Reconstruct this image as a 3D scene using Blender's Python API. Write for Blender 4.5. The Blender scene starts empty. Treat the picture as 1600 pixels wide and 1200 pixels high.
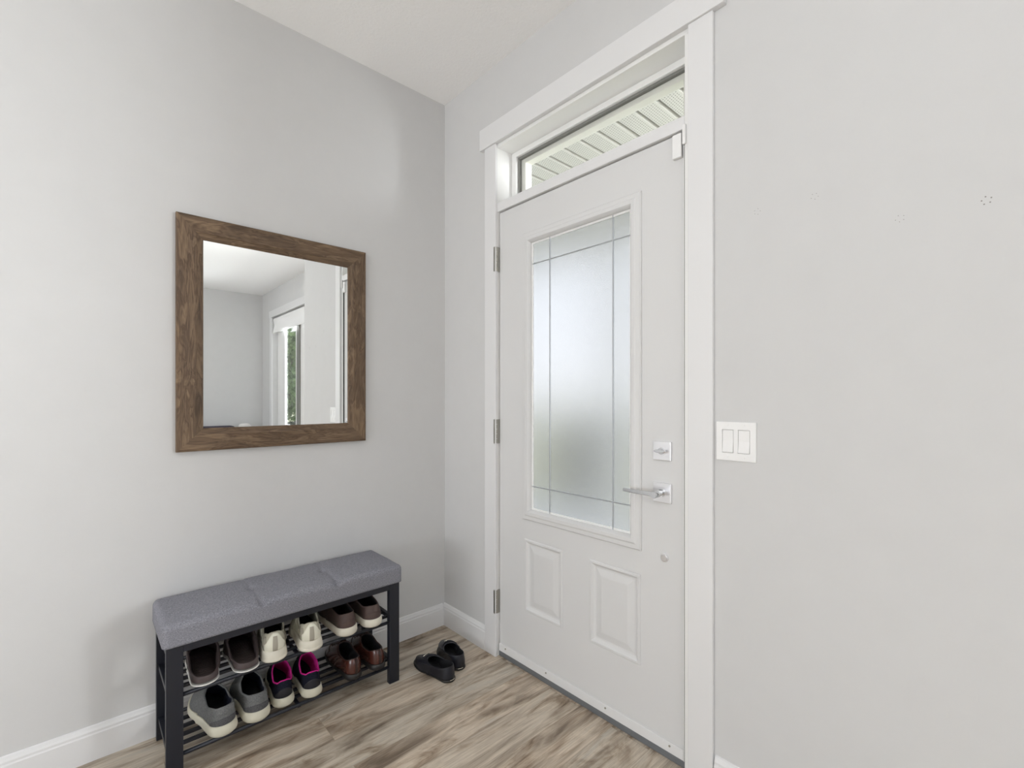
import bpy, bmesh, math, random
from mathutils import Vector, Matrix, noise
random.seed(7)
sc = bpy.context.scene
C = sc.collection

# ------------------------------------------------------------------ camera
PI = math.pi
cam_d = bpy.data.cameras.new('camera'); cam = bpy.data.objects.new('camera', cam_d); C.objects.link(cam)
cam.location = (2.087, -1.421, 1.192)
cam.rotation_euler = (PI / 2, 0, math.radians(47.63))
cam_d.sensor_width = 36; cam_d.sensor_fit = 'HORIZONTAL'
cam_d.lens = 36 * 738 / 1600
cam_d.shift_y = 22 / 1600
cam_d.clip_start = 0.02; cam_d.clip_end = 300
sc.camera = cam

# ------------------------------------------------------------------ view, sky, added daylight panels
sc.view_settings.view_transform = 'Standard'
sc.view_settings.look = 'None'
sc.view_settings.gamma = 1
sc.view_settings.use_curve_mapping = False
sc.view_settings.exposure = 0.06
sc.cycles.max_bounces = 14
sc.cycles.diffuse_bounces = 8
sc.cycles.glossy_bounces = 6
sc.cycles.transmission_bounces = 8
sc.cycles.transparent_max_bounces = 12
sc.cycles.sample_clamp_indirect = 6

world = bpy.data.worlds.new('overcast_sky'); sc.world = world
world.use_nodes = True
wn = world.node_tree; wn.nodes.clear()
wo = wn.nodes.new('ShaderNodeOutputWorld'); wb = wn.nodes.new('ShaderNodeBackground')
wt = wn.nodes.new('ShaderNodeTexCoord'); wx = wn.nodes.new('ShaderNodeSeparateXYZ')
wr = wn.nodes.new('ShaderNodeValToRGB')
wn.links.new(wt.outputs['Generated'], wx.inputs[0]); wn.links.new(wx.outputs['Z'], wr.inputs[0])
wr.color_ramp.elements[0].position = 0.0; wr.color_ramp.elements[0].color = (0.93, 0.955, 0.99, 1)
wr.color_ramp.elements[1].position = 0.6; wr.color_ramp.elements[1].color = (0.82, 0.90, 1.0, 1)
wn.links.new(wr.outputs[0], wb.inputs[0]); wb.inputs[1].default_value = 2.05
wn.links.new(wb.outputs[0], wo.inputs[0])


def area(name, loc, target, sx, sy, power, col=(1, 1, 1)):
    d = bpy.data.lights.new(name, 'AREA'); d.shape = 'RECTANGLE'; d.size = sx; d.size_y = sy
    d.energy = power; d.color = col
    o = bpy.data.objects.new(name, d); C.objects.link(o); o.location = loc
    o.rotation_euler = (Vector(target) - Vector(loc)).to_track_quat('-Z', 'Y').to_euler()
    return o


# added fill panels outside the unseen side and rear windows, standing in for daylight
area('fill_panel_side', (6.25, -2.1, 1.2), (0, -1.6, 2.2), 2.6, 1.7, 5, (0.95, 0.97, 1))
area('fill_panel_rear', (1.9, -6.5, 1.2), (1.9, -3.0, 7.5), 3.4, 2.1, 158, (0.95, 0.97, 1))
# added panel for sky light through the living room window, out of mirror view
area('daylight_panel_front', (6.0, 2.15, 1.45), (6.0, -1, 1.45), 4.8, 2.3, 1180, (0.96, 0.975, 1))

# ------------------------------------------------------------------ materials
def srgb(r, g, b):
    f = lambda c: (c / 255 / 12.92) if c / 255 <= 0.04045 else ((c / 255 + 0.055) / 1.055) ** 2.4
    return (f(r), f(g), f(b), 1)


class NT:
    def __init__(s, name):
        s.m = bpy.data.materials.new(name); s.m.use_nodes = True; s.t = s.m.node_tree; s.t.nodes.clear()
        s.out = s.n('ShaderNodeOutputMaterial')

    def n(s, typ, **kw):
        o = s.t.nodes.new(typ)
        for k, v in kw.items(): setattr(o, k, v)
        return o

    def l(s, a, b): s.t.links.new(a, b)

    def coords(s, scale=(1, 1, 1), rot=(0, 0, 0), kind='Object'):
        tc = s.n('ShaderNodeTexCoord'); mp = s.n('ShaderNodeMapping')
        mp.inputs['Scale'].default_value = scale; mp.inputs['Rotation'].default_value = rot
        s.l(tc.outputs[kind], mp.inputs[0]); return mp.outputs[0]

    def noise(s, vec, scale, detail=4, rough=0.5, dist=0.0):
        o = s.n('ShaderNodeTexNoise'); s.l(vec, o.inputs['Vector'])
        o.inputs['Scale'].default_value = scale; o.inputs['Detail'].default_value = detail
        o.inputs['Roughness'].default_value = rough; o.inputs['Distortion'].default_value = dist
        return o.outputs['Fac']

    def ramp(s, fac, stops):
        o = s.n('ShaderNodeValToRGB'); s.l(fac, o.inputs[0]); e = o.color_ramp.elements
        while len(e) < len(stops): e.new(0.5)
        for i, (p, c) in enumerate(stops): e[i].position = p; e[i].color = c
        return o.outputs[0]

    def bsdf(s, col, rough=0.5, metal=0.0, spec=0.5, bump=None, bs=0.1, bd=0.001, **kw):
        b = s.n('ShaderNodeBsdfPrincipled')
        if isinstance(col, tuple): b.inputs['Base Color'].default_value = col
        else: s.l(col, b.inputs['Base Color'])
        if isinstance(rough, (int, float)): b.inputs['Roughness'].default_value = rough
        else: s.l(rough, b.inputs['Roughness'])
        b.inputs['Metallic'].default_value = metal; b.inputs['Specular IOR Level'].default_value = spec
        for k, v in kw.items(): b.inputs[k.replace('_', ' ')].default_value = v
        if bump is not None:
            bp = s.n('ShaderNodeBump'); bp.inputs['Strength'].default_value = bs
            bp.inputs['Distance'].default_value = bd; s.l(bump, bp.inputs['Height']); s.l(bp.outputs[0], b.inputs['Normal'])
        s.l(b.outputs[0], s.out.inputs[0]); s.b = b
        return s.m


def plain(name, col, rough=0.5, metal=0.0, spec=0.5, nscale=None, bs=0.1, bd=0.001, vary=0.0, **kw):
    t = NT(name)
    v = t.coords()
    bump = t.noise(v, nscale or 60, 5) if (nscale or True) else None
    c = col
    if vary:
        f = t.noise(v, 9, 5, 0.6)
        lo = tuple(x * (1 - vary) for x in col[:3]) + (1,); hi = tuple(min(1, x * (1 + vary)) for x in col[:3]) + (1,)
        c = t.ramp(f, [(0.3, lo), (0.7, hi)])
    return t.bsdf(c, rough, metal, spec, bump, bs, bd, **kw)


M = {}
M['wall'] = plain('painted_wall', (0.645, 0.645, 0.644, 1), 0.75, spec=0.25, nscale=260, bs=0.12, bd=0.0006, vary=0.012)
M['ceiling'] = plain('textured_ceiling', (0.95, 0.95, 0.95, 1), 0.85, spec=0.2, nscale=90, bs=0.5, bd=0.003)
M['trim'] = plain('white_trim_paint', (0.77, 0.77, 0.775, 1), 0.38, nscale=120, bs=0.04, bd=0.0004)
M['door'] = plain('door_paint', (0.70, 0.70, 0.70, 1), 0.42, nscale=160, bs=0.06, bd=0.0004)
M['vinyl'] = plain('white_vinyl', (0.86, 0.86, 0.85, 1), 0.35, nscale=50, bs=0.02)
M['cream'] = plain('cream_vinyl', (0.84, 0.83, 0.77, 1), 0.4, nscale=50, bs=0.02)
M['plastic'] = plain('white_plastic', (0.87, 0.87, 0.865, 1), 0.3, nscale=40, bs=0.01)
M['seal'] = plain('grey_rubber_seal', (0.22, 0.22, 0.205, 1), 0.7, nscale=80)
M['darkseal'] = plain('dark_rubber_seal', (0.05, 0.05, 0.048, 1), 0.7, nscale=80)
M['chrome'] = plain('polished_chrome', (0.66, 0.67, 0.69, 1), 0.09, 1.0, nscale=30, bs=0.01)
M['chromeplate'] = plain('bright_satin_chrome', (0.90, 0.90, 0.92, 1), 0.28, 1.0, nscale=30, bs=0.01)
M['nickel'] = plain('aged_nickel', (0.42, 0.41, 0.37, 1), 0.32, 1.0, nscale=90, bs=0.1)
M['threshold'] = plain('grey_threshold', (0.19, 0.20, 0.215, 1), 0.5, 0.3, nscale=120)
M['blackmetal'] = plain('black_powder_coat', (0.013, 0.015, 0.023, 1), 0.38, 0.1, nscale=300, bs=0.1, bd=0.0003)
M['came'] = plain('grey_came', (0.46, 0.48, 0.50, 1), 0.35, 0.6, nscale=60)
M['mark'] = plain('grey_pin_mark', (0.28, 0.27, 0.26, 1), 0.8, nscale=60)

# vinyl plank floor, planks run along world y
def floor_mat():
    t = NT('oak_vinyl_planks')
    v = t.coords(rot=(0, 0, PI / 2))
    br = t.n('ShaderNodeTexBrick'); t.l(v, br.inputs['Vector'])
    br.inputs['Color1'].default_value = (0.1, 0.1, 0.1, 1); br.inputs['Color2'].default_value = (0.9, 0.9, 0.9, 1)
    br.inputs['Mortar'].default_value = (0.5, 0.5, 0.5, 1)
    br.inputs['Scale'].default_value = 1; br.inputs['Mortar Size'].default_value = 0.0008
    br.inputs['Mortar Smooth'].default_value = 0.4
    br.inputs['Brick Width'].default_value = 1.22; br.inputs['Row Height'].default_value = 0.152
    br.offset = 0.37
    sh = t.n('ShaderNodeVectorMath', operation='MULTIPLY_ADD')
    t.l(br.outputs['Color'], sh.inputs[0]); sh.inputs[1].default_value = (7.3, 3.1, 5.7)
    t.l(v, sh.inputs[2])
    st = t.n('ShaderNodeMapping'); t.l(sh.outputs[0], st.inputs[0]); st.inputs['Scale'].default_value = (0.8, 5.0, 1)
    grain = t.noise(st.outputs[0], 3.2, 7, 0.55, 0.7)
    st2 = t.n('ShaderNodeMapping'); t.l(sh.outputs[0], st2.inputs[0]); st2.inputs['Scale'].default_value = (2.2, 60, 1)
    fine = t.noise(st2.outputs[0], 4, 6, 0.6, 0.2)
    st3 = t.n('ShaderNodeMapping'); t.l(sh.outputs[0], st3.inputs[0]); st3.inputs['Scale'].default_value = (1.5, 6.2, 1)
    knots = t.noise(st3.outputs[0], 2.2, 5, 0.62, 1.4)
    c1 = t.ramp(grain, [(0.30, srgb(126, 113, 100)), (0.42, srgb(180, 167, 152)), (0.55, srgb(216, 204, 188)), (0.72, srgb(202, 196, 186))])
    c2 = t.ramp(fine, [(0.34, (0.74, 0.72, 0.70, 1)), (0.60, (1, 1, 1, 1))])
    c3 = t.ramp(knots, [(0.30, (0.36, 0.31, 0.27, 1)), (0.37, (0.64, 0.58, 0.53, 1)), (0.45, (0.86, 0.83, 0.80, 1)), (0.53, (1, 1, 1, 1))])
    c4 = t.ramp(br.outputs['Color'], [(0, (0.88, 0.90, 0.90, 1)), (1, (1.05, 1.02, 0.98, 1))])
    def mul(a, b, f=1.0):
        m = t.n('ShaderNodeMix', data_type='RGBA', blend_type='MULTIPLY'); m.inputs[0].default_value = f
        t.l(a, m.inputs[6]); t.l(b, m.inputs[7]); return m.outputs[2]
    c = mul(mul(mul(c1, c2), c3), c4)
    c5 = t.ramp(br.outputs['Fac'], [(0, (1, 1, 1, 1)), (1, (0.72, 0.68, 0.64, 1))])
    c = mul(c, c5)
    mix = t.n('ShaderNodeMath', operation='SUBTRACT'); t.l(fine, mix.inputs[0]); t.l(br.outputs['Fac'], mix.inputs[1])
    return t.bsdf(c, 0.42, 0, 0.4, mix.outputs[0], 0.25, 0.0006)


M['floor'] = floor_mat()


def walnut(name, along):
    """along: 0=x 1=y 2=z grain direction"""
    t = NT(name)
    s = [9, 9, 9]; s[along] = 1.6
    v = t.coords(scale=tuple(s))
    n1 = t.noise(v, 2.0, 4, 0.55, 1.2)
    w = t.n('ShaderNodeTexWave', wave_type='BANDS', bands_direction='X' if along != 0 else 'Y', wave_profile='SAW')
    s2 = [6.5, 6.5, 6.5]; s2[along] = 1.1
    v2 = t.coords(scale=tuple(s2))
    add = t.n('ShaderNodeVectorMath', operation='MULTIPLY_ADD')
    n0 = t.n('ShaderNodeTexNoise'); t.l(v2, n0.inputs['Vector']); n0.inputs['Scale'].default_value = 1.6; n0.inputs['Detail'].default_value = 3
    t.l(n0.outputs['Color'], add.inputs[0]); add.inputs[1].default_value = (0.9, 0.9, 0.9); t.l(v2, add.inputs[2])
    band = t.noise(add.outputs[0], 6.0, 3, 0.5, 0.7)
    s3 = [130, 130, 130]; s3[along] = 5
    fine = t.noise(t.coords(scale=tuple(s3)), 3, 4, 0.6)
    c1 = t.ramp(band, [(0.30, srgb(84, 67, 52)), (0.44, srgb(122, 101, 80)), (0.52, srgb(100, 80, 62)), (0.60, srgb(138, 116, 92)), (0.72, srgb(112, 92, 72))])
    c2 = t.ramp(fine, [(0.35, (0.62, 0.60, 0.58, 1)), (0.62, (1.0, 1.0, 1.0, 1))])
    c3 = t.ramp(n1, [(0.35, (0.82, 0.80, 0.80, 1)), (0.65, (1.06, 1.04, 1.0, 1))])
    def mul(a, b):
        m = t.n('ShaderNodeMix', data_type='RGBA', blend_type='MULTIPLY'); m.inputs[0].default_value = 1
        t.l(a, m.inputs[6]); t.l(b, m.inputs[7]); return m.outputs[2]
    return t.bsdf(mul(mul(c1, c2), c3), 0.5, 0, 0.4, fine, 0.3, 0.0006)


M['walnut_y'] = walnut('walnut_grain_y', 1)
M['walnut_z'] = walnut('walnut_grain_z', 2)
M['mirror'] = plain('silvered_glass', (0.93, 0.945, 0.94, 1), 0.0, 1.0, nscale=5, bs=0.0)


def heather(name, base, lo, hi, bs=0.5):
    t = NT(name)
    a = t.noise(t.coords(scale=(4, 1, 4)), 170, 3, 0.65); b = t.noise(t.coords(scale=(1, 5, 1)), 200, 3, 0.65)
    m = t.n('ShaderNodeMath', operation='ADD'); t.l(a, m.inputs[0]); t.l(b, m.inputs[1])
    c = t.ramp(m.outputs[0], [(0.0, lo), (0.9, lo), (1.0, base), (1.12, hi)])
    mm = t.n('ShaderNodeMath', operation='MULTIPLY'); t.l(m.outputs[0], mm.inputs[0]); mm.inputs[1].default_value = 0.5
    c = t.ramp(mm.outputs[0], [(0.36, lo), (0.50, base), (0.64, hi)])
    return t.bsdf(c, 0.95, 0, 0.15, mm.outputs[0], bs, 0.0012)


M['fabric'] = heather('grey_heather_fabric', srgb(133, 133, 141), srgb(98, 99, 109), srgb(166, 166, 173))
M['greyknit'] = heather('grey_knit', srgb(112, 113, 113), srgb(90, 91, 92), srgb(132, 133, 132), 0.6)
M['greyknit_dark'] = heather('dark_grey_knit', srgb(88, 88, 90), srgb(68, 68, 71), srgb(108, 108, 109), 0.6)
M['navy'] = heather('navy_lining', srgb(40, 44, 58), srgb(28, 31, 43), srgb(54, 58, 72), 0.3)
M['blackmesh'] = heather('black_mesh', srgb(30, 32, 44), srgb(20, 21, 30), srgb(44, 46, 60), 0.5)
M['pink'] = heather('pink_lining', srgb(205, 38, 140), srgb(180, 25, 118), srgb(222, 70, 158), 0.3)
M['beige_lining'] = heather('beige_lining', srgb(176, 172, 158), srgb(150, 146, 132), srgb(196, 192, 178), 0.3)
M['offwhite'] = plain('off_white_leather', srgb(226, 224, 208), 0.5, nscale=140, bs=0.15, vary=0.05)
M['creamgrey'] = plain('greige_mesh', srgb(186, 182, 164), 0.7, nscale=400, bs=0.4, vary=0.05)
M['greypanel'] = plain('taupe_suede', srgb(168, 162, 148), 0.85, nscale=300, bs=0.3, vary=0.05)
M['darkin'] = plain('black_insole', (0.008, 0.008, 0.011, 1), 0.9, nscale=200)
M['foam'] = plain('off_white_foam_sole', srgb(222, 217, 202), 0.6, nscale=120, bs=0.15, vary=0.07)
M['foam_worn'] = plain('worn_cream_sole', srgb(206, 202, 184), 0.65, nscale=110, bs=0.2, vary=0.1)
M['brownsuede'] = plain('dark_brown_leather', srgb(82, 66, 62), 0.62, nscale=220, bs=0.3, vary=0.12)
M['slipper'] = plain('brown_moulded_foam', srgb(76, 65, 64), 0.55, nscale=260, bs=0.2, vary=0.08)
M['white'] = plain('white_rubber', srgb(236, 234, 228), 0.5, nscale=100)
M['cognac'] = plain('polished_brown_leather', srgb(78, 42, 34), 0.22, nscale=90, bs=0.08, vary=0.2, Coat_Weight=0.4)
M['darkbrown'] = plain('dark_brown_leather_trim', srgb(52, 34, 30), 0.35, nscale=90, bs=0.1, vary=0.15)
M['blackrubber'] = plain('black_rubber_sole', (0.02, 0.018, 0.017, 1), 0.5, nscale=90)
M['blackleather'] = plain('black_leather', (0.012, 0.012, 0.018, 1), 0.42, nscale=300, bs=0.25, bd=0.0006)
M['gold'] = plain('pale_metal_bit', (0.85, 0.80, 0.68, 1), 0.2, 1.0, nscale=40, bs=0.01)
M['soffit'] = plain('ivory_soffit', (0.56, 0.55, 0.51, 1), 0.5, nscale=60, bs=0.02)
M['soffit_hole'] = plain('soffit_shadow', (0.15, 0.15, 0.13, 1), 0.8, nscale=60)
M['sofa'] = heather('sofa_cloth', srgb(74, 70, 82), srgb(58, 54, 66), srgb(92, 88, 98))
M['pillow'] = heather('pillow_cloth', srgb(228, 226, 224), srgb(214, 212, 210), srgb(238, 236, 234))
M['blind'] = plain('white_shade_cloth', (0.9, 0.9, 0.9, 1), 0.8, nscale=200, bs=0.1)
M['blind'].node_tree.nodes['Principled BSDF'].inputs['Transmission Weight'].default_value = 0.0
M['lawn'] = None


def lawn_mat():
    t = NT('lawn_grass'); v = t.coords()
    f = t.noise(v, 1.3, 8, 0.7)
    return t.bsdf(t.ramp(f, [(0.3, srgb(196, 194, 156)), (0.7, srgb(222, 218, 184))]), 0.95, 0, 0.1, t.noise(v, 60, 5), 0.8, 0.02)


M['lawn'] = lawn_mat()
M['leaf'] = None
t = NT('tree_leaves'); v = t.coords()
M['leaf'] = t.bsdf(t.ramp(t.noise(v, 2.2, 6, 0.7), [(0.3, srgb(84, 110, 70)), (0.7, srgb(150, 172, 120))]), 0.8, 0, 0.2, t.noise(v, 20, 4), 0.5, 0.02)
t = NT('hedge_leaves'); v = t.coords()
M['hedge'] = t.bsdf(t.ramp(t.noise(v, 3, 6, 0.7), [(0.3, srgb(30, 36, 28)), (0.7, srgb(64, 72, 54))]), 0.85, 0, 0.2, t.noise(v, 20, 4), 0.5, 0.02)
M['bark'] = plain('bark', srgb(84, 74, 64), 0.9, nscale=40, bs=0.8, bd=0.01, vary=0.2)
M['concrete'] = plain('porch_concrete', srgb(226, 225, 221), 0.85, nscale=80, bs=0.3, vary=0.05)
M['asphalt'] = plain('road_asphalt', srgb(140, 140, 142), 0.9, nscale=80, vary=0.05)
M['siding'] = plain('pale_siding', srgb(214, 214, 208), 0.6, nscale=60)


def facing(t, f0, k, nrm=None):
    lw = t.n('ShaderNodeLayerWeight'); lw.inputs[0].default_value = 0.5
    if nrm is not None: t.l(nrm, lw.inputs['Normal'])
    p = t.n('ShaderNodeMath', operation='POWER'); t.l(lw.outputs['Facing'], p.inputs[0]); p.inputs[1].default_value = 4
    m = t.n('ShaderNodeMath', operation='MULTIPLY_ADD'); t.l(p.outputs[0], m.inputs[0]); m.inputs[1].default_value = k; m.inputs[2].default_value = f0
    return m.outputs[0]


def clear_glass():
    t = NT('clear_glass')
    tr = t.n('ShaderNodeBsdfTransparent'); tr.inputs[0].default_value = (0.955, 0.96, 0.96, 1)
    gl = t.n('ShaderNodeBsdfGlossy'); gl.inputs['Roughness'].default_value = 0.02
    fr = facing(t, 0.04, 0.55)
    mx = t.n('ShaderNodeMixShader'); t.l(fr, mx.inputs[0]); t.l(tr.outputs[0], mx.inputs[1]); t.l(gl.outputs[0], mx.inputs[2])
    t.l(mx.outputs[0], t.out.inputs[0]); return t.m


M['glass'] = clear_glass()


def frosted():
    t = NT('obscured_door_glass')
    v = t.coords()
    a = t.noise(v, 620, 3, 0.65); b = t.noise(v, 240, 2, 0.5)
    ad = t.n('ShaderNodeMath', operation='ADD'); t.l(a, ad.inputs[0]); t.l(b, ad.inputs[1])
    bp = t.n('ShaderNodeBump'); bp.inputs['Strength'].default_value = 0.55; bp.inputs['Distance'].default_value = 0.0007
    t.l(ad.outputs[0], bp.inputs['Height'])
    g = t.n('ShaderNodeBsdfRefraction'); g.inputs['Color'].default_value = (0.755, 0.755, 0.765, 1)
    g.inputs['Roughness'].default_value = 0.10; g.inputs['IOR'].default_value = 1.45
    t.l(bp.outputs[0], g.inputs['Normal'])
    gs = t.n('ShaderNodeBsdfGlossy'); gs.inputs['Roughness'].default_value = 0.2; t.l(bp.outputs[0], gs.inputs['Normal'])
    df = t.n('ShaderNodeBsdfTranslucent'); df.inputs[0].default_value = (0.72, 0.73, 0.74, 1)
    m1 = t.n('ShaderNodeMixShader'); m1.inputs[0].default_value = 0.16; t.l(g.outputs[0], m1.inputs[1]); t.l(df.outputs[0], m1.inputs[2])
    m2 = t.n('ShaderNodeMixShader'); t.l(facing(t, 0.04, 0.6), m2.inputs[0]); t.l(m1.outputs[0], m2.inputs[1]); t.l(gs.outputs[0], m2.inputs[2])
    t.l(m2.outputs[0], t.out.inputs[0]); return t.m


M['frost'] = frosted()

# ------------------------------------------------------------------ mesh helpers
def link(name, me, mat, parent=None):
    o = bpy.data.objects.new(name, me); C.objects.link(o)
    if mat is not None: me.materials.append(M[mat])
    if parent is not None: o.parent = parent
    return o


def finish(bm, name, mat, parent=None, smooth=False, bevel=0, seg=2, recalc=True):
    if recalc: bmesh.ops.recalc_face_normals(bm, faces=bm.faces)
    me = bpy.data.meshes.new(name); bm.to_mesh(me); bm.free()
    if smooth: me.polygons.foreach_set('use_smooth', [True] * len(me.polygons))
    o = link(name, me, mat, parent)
    if bevel:
        b = o.modifiers.new('bevel', 'BEVEL'); b.width = bevel; b.segments = seg; b.limit_method = 'ANGLE'
        b.angle_limit = math.radians(40); b.harden_normals = False
    return o


def bx(bm, x0, x1, y0, y1, z0, z1):
    vs = [bm.verts.new((x, y, z)) for z in (z0, z1) for y in (y0, y1) for x in (x0, x1)]
    for f in ((0, 2, 3, 1), (4, 5, 7, 6), (0, 1, 5, 4), (2, 6, 7, 3), (0, 4, 6, 2), (1, 3, 7, 5)):
        bm.faces.new([vs[i] for i in f])


def box(name, dims, mat, parent=None, bevel=0.0, seg=2):
    bm = bmesh.new(); bx(bm, *dims); return finish(bm, name, mat, parent, bevel=bevel, seg=seg)


def tube(bm, pts, r, n=12, cap=True):
    pts = [Vector(p) for p in pts]; rings = []
    rr = r if isinstance(r, (list, tuple)) else [r] * len(pts)
    up = None
    for i, p in enumerate(pts):
        d = (pts[min(i + 1, len(pts) - 1)] - pts[max(i - 1, 0)]).normalized()
        if up is None: up = Vector((0, 0, 1)) if abs(d.z) < 0.9 else Vector((1, 0, 0))
        a = d.cross(up).normalized(); b = a.cross(d).normalized(); up = b
        rings.append([bm.verts.new(p + rr[i] * (math.cos(2 * PI * k / n) * a + math.sin(2 * PI * k / n) * b)) for k in range(n)])
    for a, b in zip(rings, rings[1:]):
        for k in range(n): bm.faces.new((a[k], a[(k + 1) % n], b[(k + 1) % n], b[k]))
    if cap: bm.faces.new(rings[0][::-1]); bm.faces.new(rings[-1])


def plate(bm, x0, x1, z0, z1, y0, y1, holes):
    """slab in the xz plane with rectangular holes (x0,x1,z0,z1)"""
    xs = sorted({x0, x1, *[h[0] for h in holes], *[h[1] for h in holes]})
    zs = sorted({z0, z1, *[h[2] for h in holes], *[h[3] for h in holes]})
    V = {}
    def v(x, y, z):
        k = (round(x, 5), round(y, 5), round(z, 5))
        if k not in V: V[k] = bm.verts.new((x, y, z))
        return V[k]
    def full(i, j):
        if not (0 <= i < len(xs) - 1 and 0 <= j < len(zs) - 1): return False
        cx, cz = (xs[i] + xs[i + 1]) / 2, (zs[j] + zs[j + 1]) / 2
        return not any(h[0] < cx < h[1] and h[2] < cz < h[3] for h in holes)
    for i in range(len(xs) - 1):
        for j in range(len(zs) - 1):
            if not full(i, j): continue
            a, b, c, d = xs[i], xs[i + 1], zs[j], zs[j + 1]
            bm.faces.new((v(a, y0, c), v(b, y0, c), v(b, y0, d), v(a, y0, d)))
            bm.faces.new((v(a, y1, c), v(a, y1, d), v(b, y1, d), v(b, y1, c)))
            if not full(i - 1, j): bm.faces.new((v(a, y0, c), v(a, y0, d), v(a, y1, d), v(a, y1, c)))
            if not full(i + 1, j): bm.faces.new((v(b, y0, c), v(b, y1, c), v(b, y1, d), v(b, y0, d)))
            if not full(i, j - 1): bm.faces.new((v(a, y0, c), v(a, y1, c), v(b, y1, c), v(b, y0, c)))
            if not full(i, j + 1): bm.faces.new((v(a, y0, d), v(b, y0, d), v(b, y1, d), v(a, y1, d)))


def nested(bm, rect, prof, close=True, axis='y'):
    """loft of nested rectangles in xz; prof = [(inset, y)...]; closes the last one"""
    x0, x1, z0, z1 = rect; rings = []
    for ins, y in prof:
        rings.append([bm.verts.new(p) for p in ((x0 + ins, y, z0 + ins), (x1 - ins, y, z0 + ins), (x1 - ins, y, z1 - ins), (x0 + ins, y, z1 - ins))])
    for a, b in zip(rings, rings[1:]):
        for k in range(4): bm.faces.new((a[k], a[(k + 1) % 4], b[(k + 1) % 4], b[k]))
    if close: bm.faces.new(rings[-1])
    return rings


def prism(bm, prof, fn0, fn1):
    """extrude a closed 2d profile between two placements"""
    a = [bm.verts.new(fn0(*p)) for p in prof]; b = [bm.verts.new(fn1(*p)) for p in prof]
    n = len(prof)
    for k in range(n): bm.faces.new((a[k], a[(k + 1) % n], b[(k + 1) % n], b[k]))
    bm.faces.new(a[::-1]); bm.faces.new(b)


def tag(o, label, cat, group=None, kind=None):
    if label: o['label'] = label
    if cat: o['category'] = cat
    if group: o['group'] = group
    if kind: o['kind'] = kind
    return o


def thing(name, label, cat, loc=(0, 0, 0), rotz=0.0, group=None, kind=None):
    o = bpy.data.objects.new(name, None); C.objects.link(o)
    o.empty_display_size = 0.1
    o.location = loc; o.rotation_euler = (0, 0, rotz)
    return tag(o, label, cat, group, kind)


S = 'structure'
H = 2.74
# ------------------------------------------------------------------ room shell
XE, YW, XR, YB, T = 2.148, 0.60, 5.745, -6.0, 0.16
tag(box('floor', (-T, XR + T, YB - T, YW + T, -0.12, 0.0), 'floor'), 'greige oak look plank floor of the entry', 'floor', kind=S)
tag(box('ceiling', (-T, XR + T, YB - T, YW + T, H, H + 0.14), 'ceiling'), 'white textured ceiling over the entry', 'ceiling', kind=S)
tag(box('wall_left', (-T, 0, YB, T, 0, H), 'wall'), 'light grey wall behind the mirror and shoe bench', 'wall', kind=S)
bm = bmesh.new(); plate(bm, 0, XE, 0, H, 0, T, [(0.408, 1.365, 0, 2.372)])
tag(finish(bm, 'wall_front', 'wall'), 'light grey wall around the white front door', 'wall', kind=S)
tag(box('wall_return', (XE - T, XE, T, YW, 0, H), 'wall'), 'short grey wall stepping out beside the entry wall', 'wall', kind=S)
WX0, WX1, WZ0, WZ1 = 2.55, 5.225, 0.72, 2.345  # unseen near end of the opening is widened to let more light in
bm = bmesh.new(); plate(bm, XE - T, XR, 0, H, YW, YW + T, [(WX0, WX1, WZ0, WZ1)])
tag(finish(bm, 'wall_window', 'wall'), 'grey wall with the living room window seen in the mirror', 'wall', kind=S)


def plate_x(name, x0, x1, y0, y1, holes, mat):  # slab in the yz plane
    bm = bmesh.new(); plate(bm, y0, y1, 0, H, x0, x1, holes)
    for v_ in bm.verts: v_.co = Vector((v_.co.y, v_.co.x, v_.co.z))
    return finish(bm, name, mat)


SW = (-3.3, -0.9, 0.95, 2.35)
tag(plate_x('wall_right', XR, XR + T, YB, YW + T, [SW], 'wall'), 'far grey living room wall seen in the mirror', 'wall', kind=S)
bm = bmesh.new(); plate(bm, -T, XR + T, 0, H, YB - T, YB, [(0.4, 3.4, 0.45, 2.35)])
tag(finish(bm, 'wall_back', 'wall'), 'grey wall at the rear of the room behind the viewer', 'wall', kind=S)

# baseboards: stepped profile (depth, height)
BP = [(0, 0), (0.014, 0), (0.014, 0.086), (0.0115, 0.09), (0.0115, 0.097), (0.008, 0.103), (0.005, 0.110), (0, 0.112)]
def baseboard(name, p0, p1, nrm, label):
    bm = bmesh.new(); n_ = Vector(nrm)
    f = lambda P: (lambda d, h: Vector((P[0], P[1], 0)) + n_ * d + Vector((0, 0, h)))
    prism(bm, BP, f(p0), f(p1)); tag(finish(bm, name, 'trim'), label, 'baseboard', kind=S)
baseboard('baseboard_left', (0, YB), (0, -0.014), (1, 0, 0), 'white baseboard along the wall behind the shoe bench')
baseboard('baseboard_front', (0, 0), (0.352, 0), (0, -1, 0), 'short white baseboard between the corner and door casing')
baseboard('baseboard_front_2', (1.446, 0), (XE, 0), (0, -1, 0), 'white baseboard right of the front door')
baseboard('baseboard_right', (XR, YB), (XR, YW), (-1, 0, 0), 'white baseboard of the far living room wall')
baseboard('baseboard_window', (XE, YW), (XR, YW), (0, -1, 0), 'white baseboard under the living room window')

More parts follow.
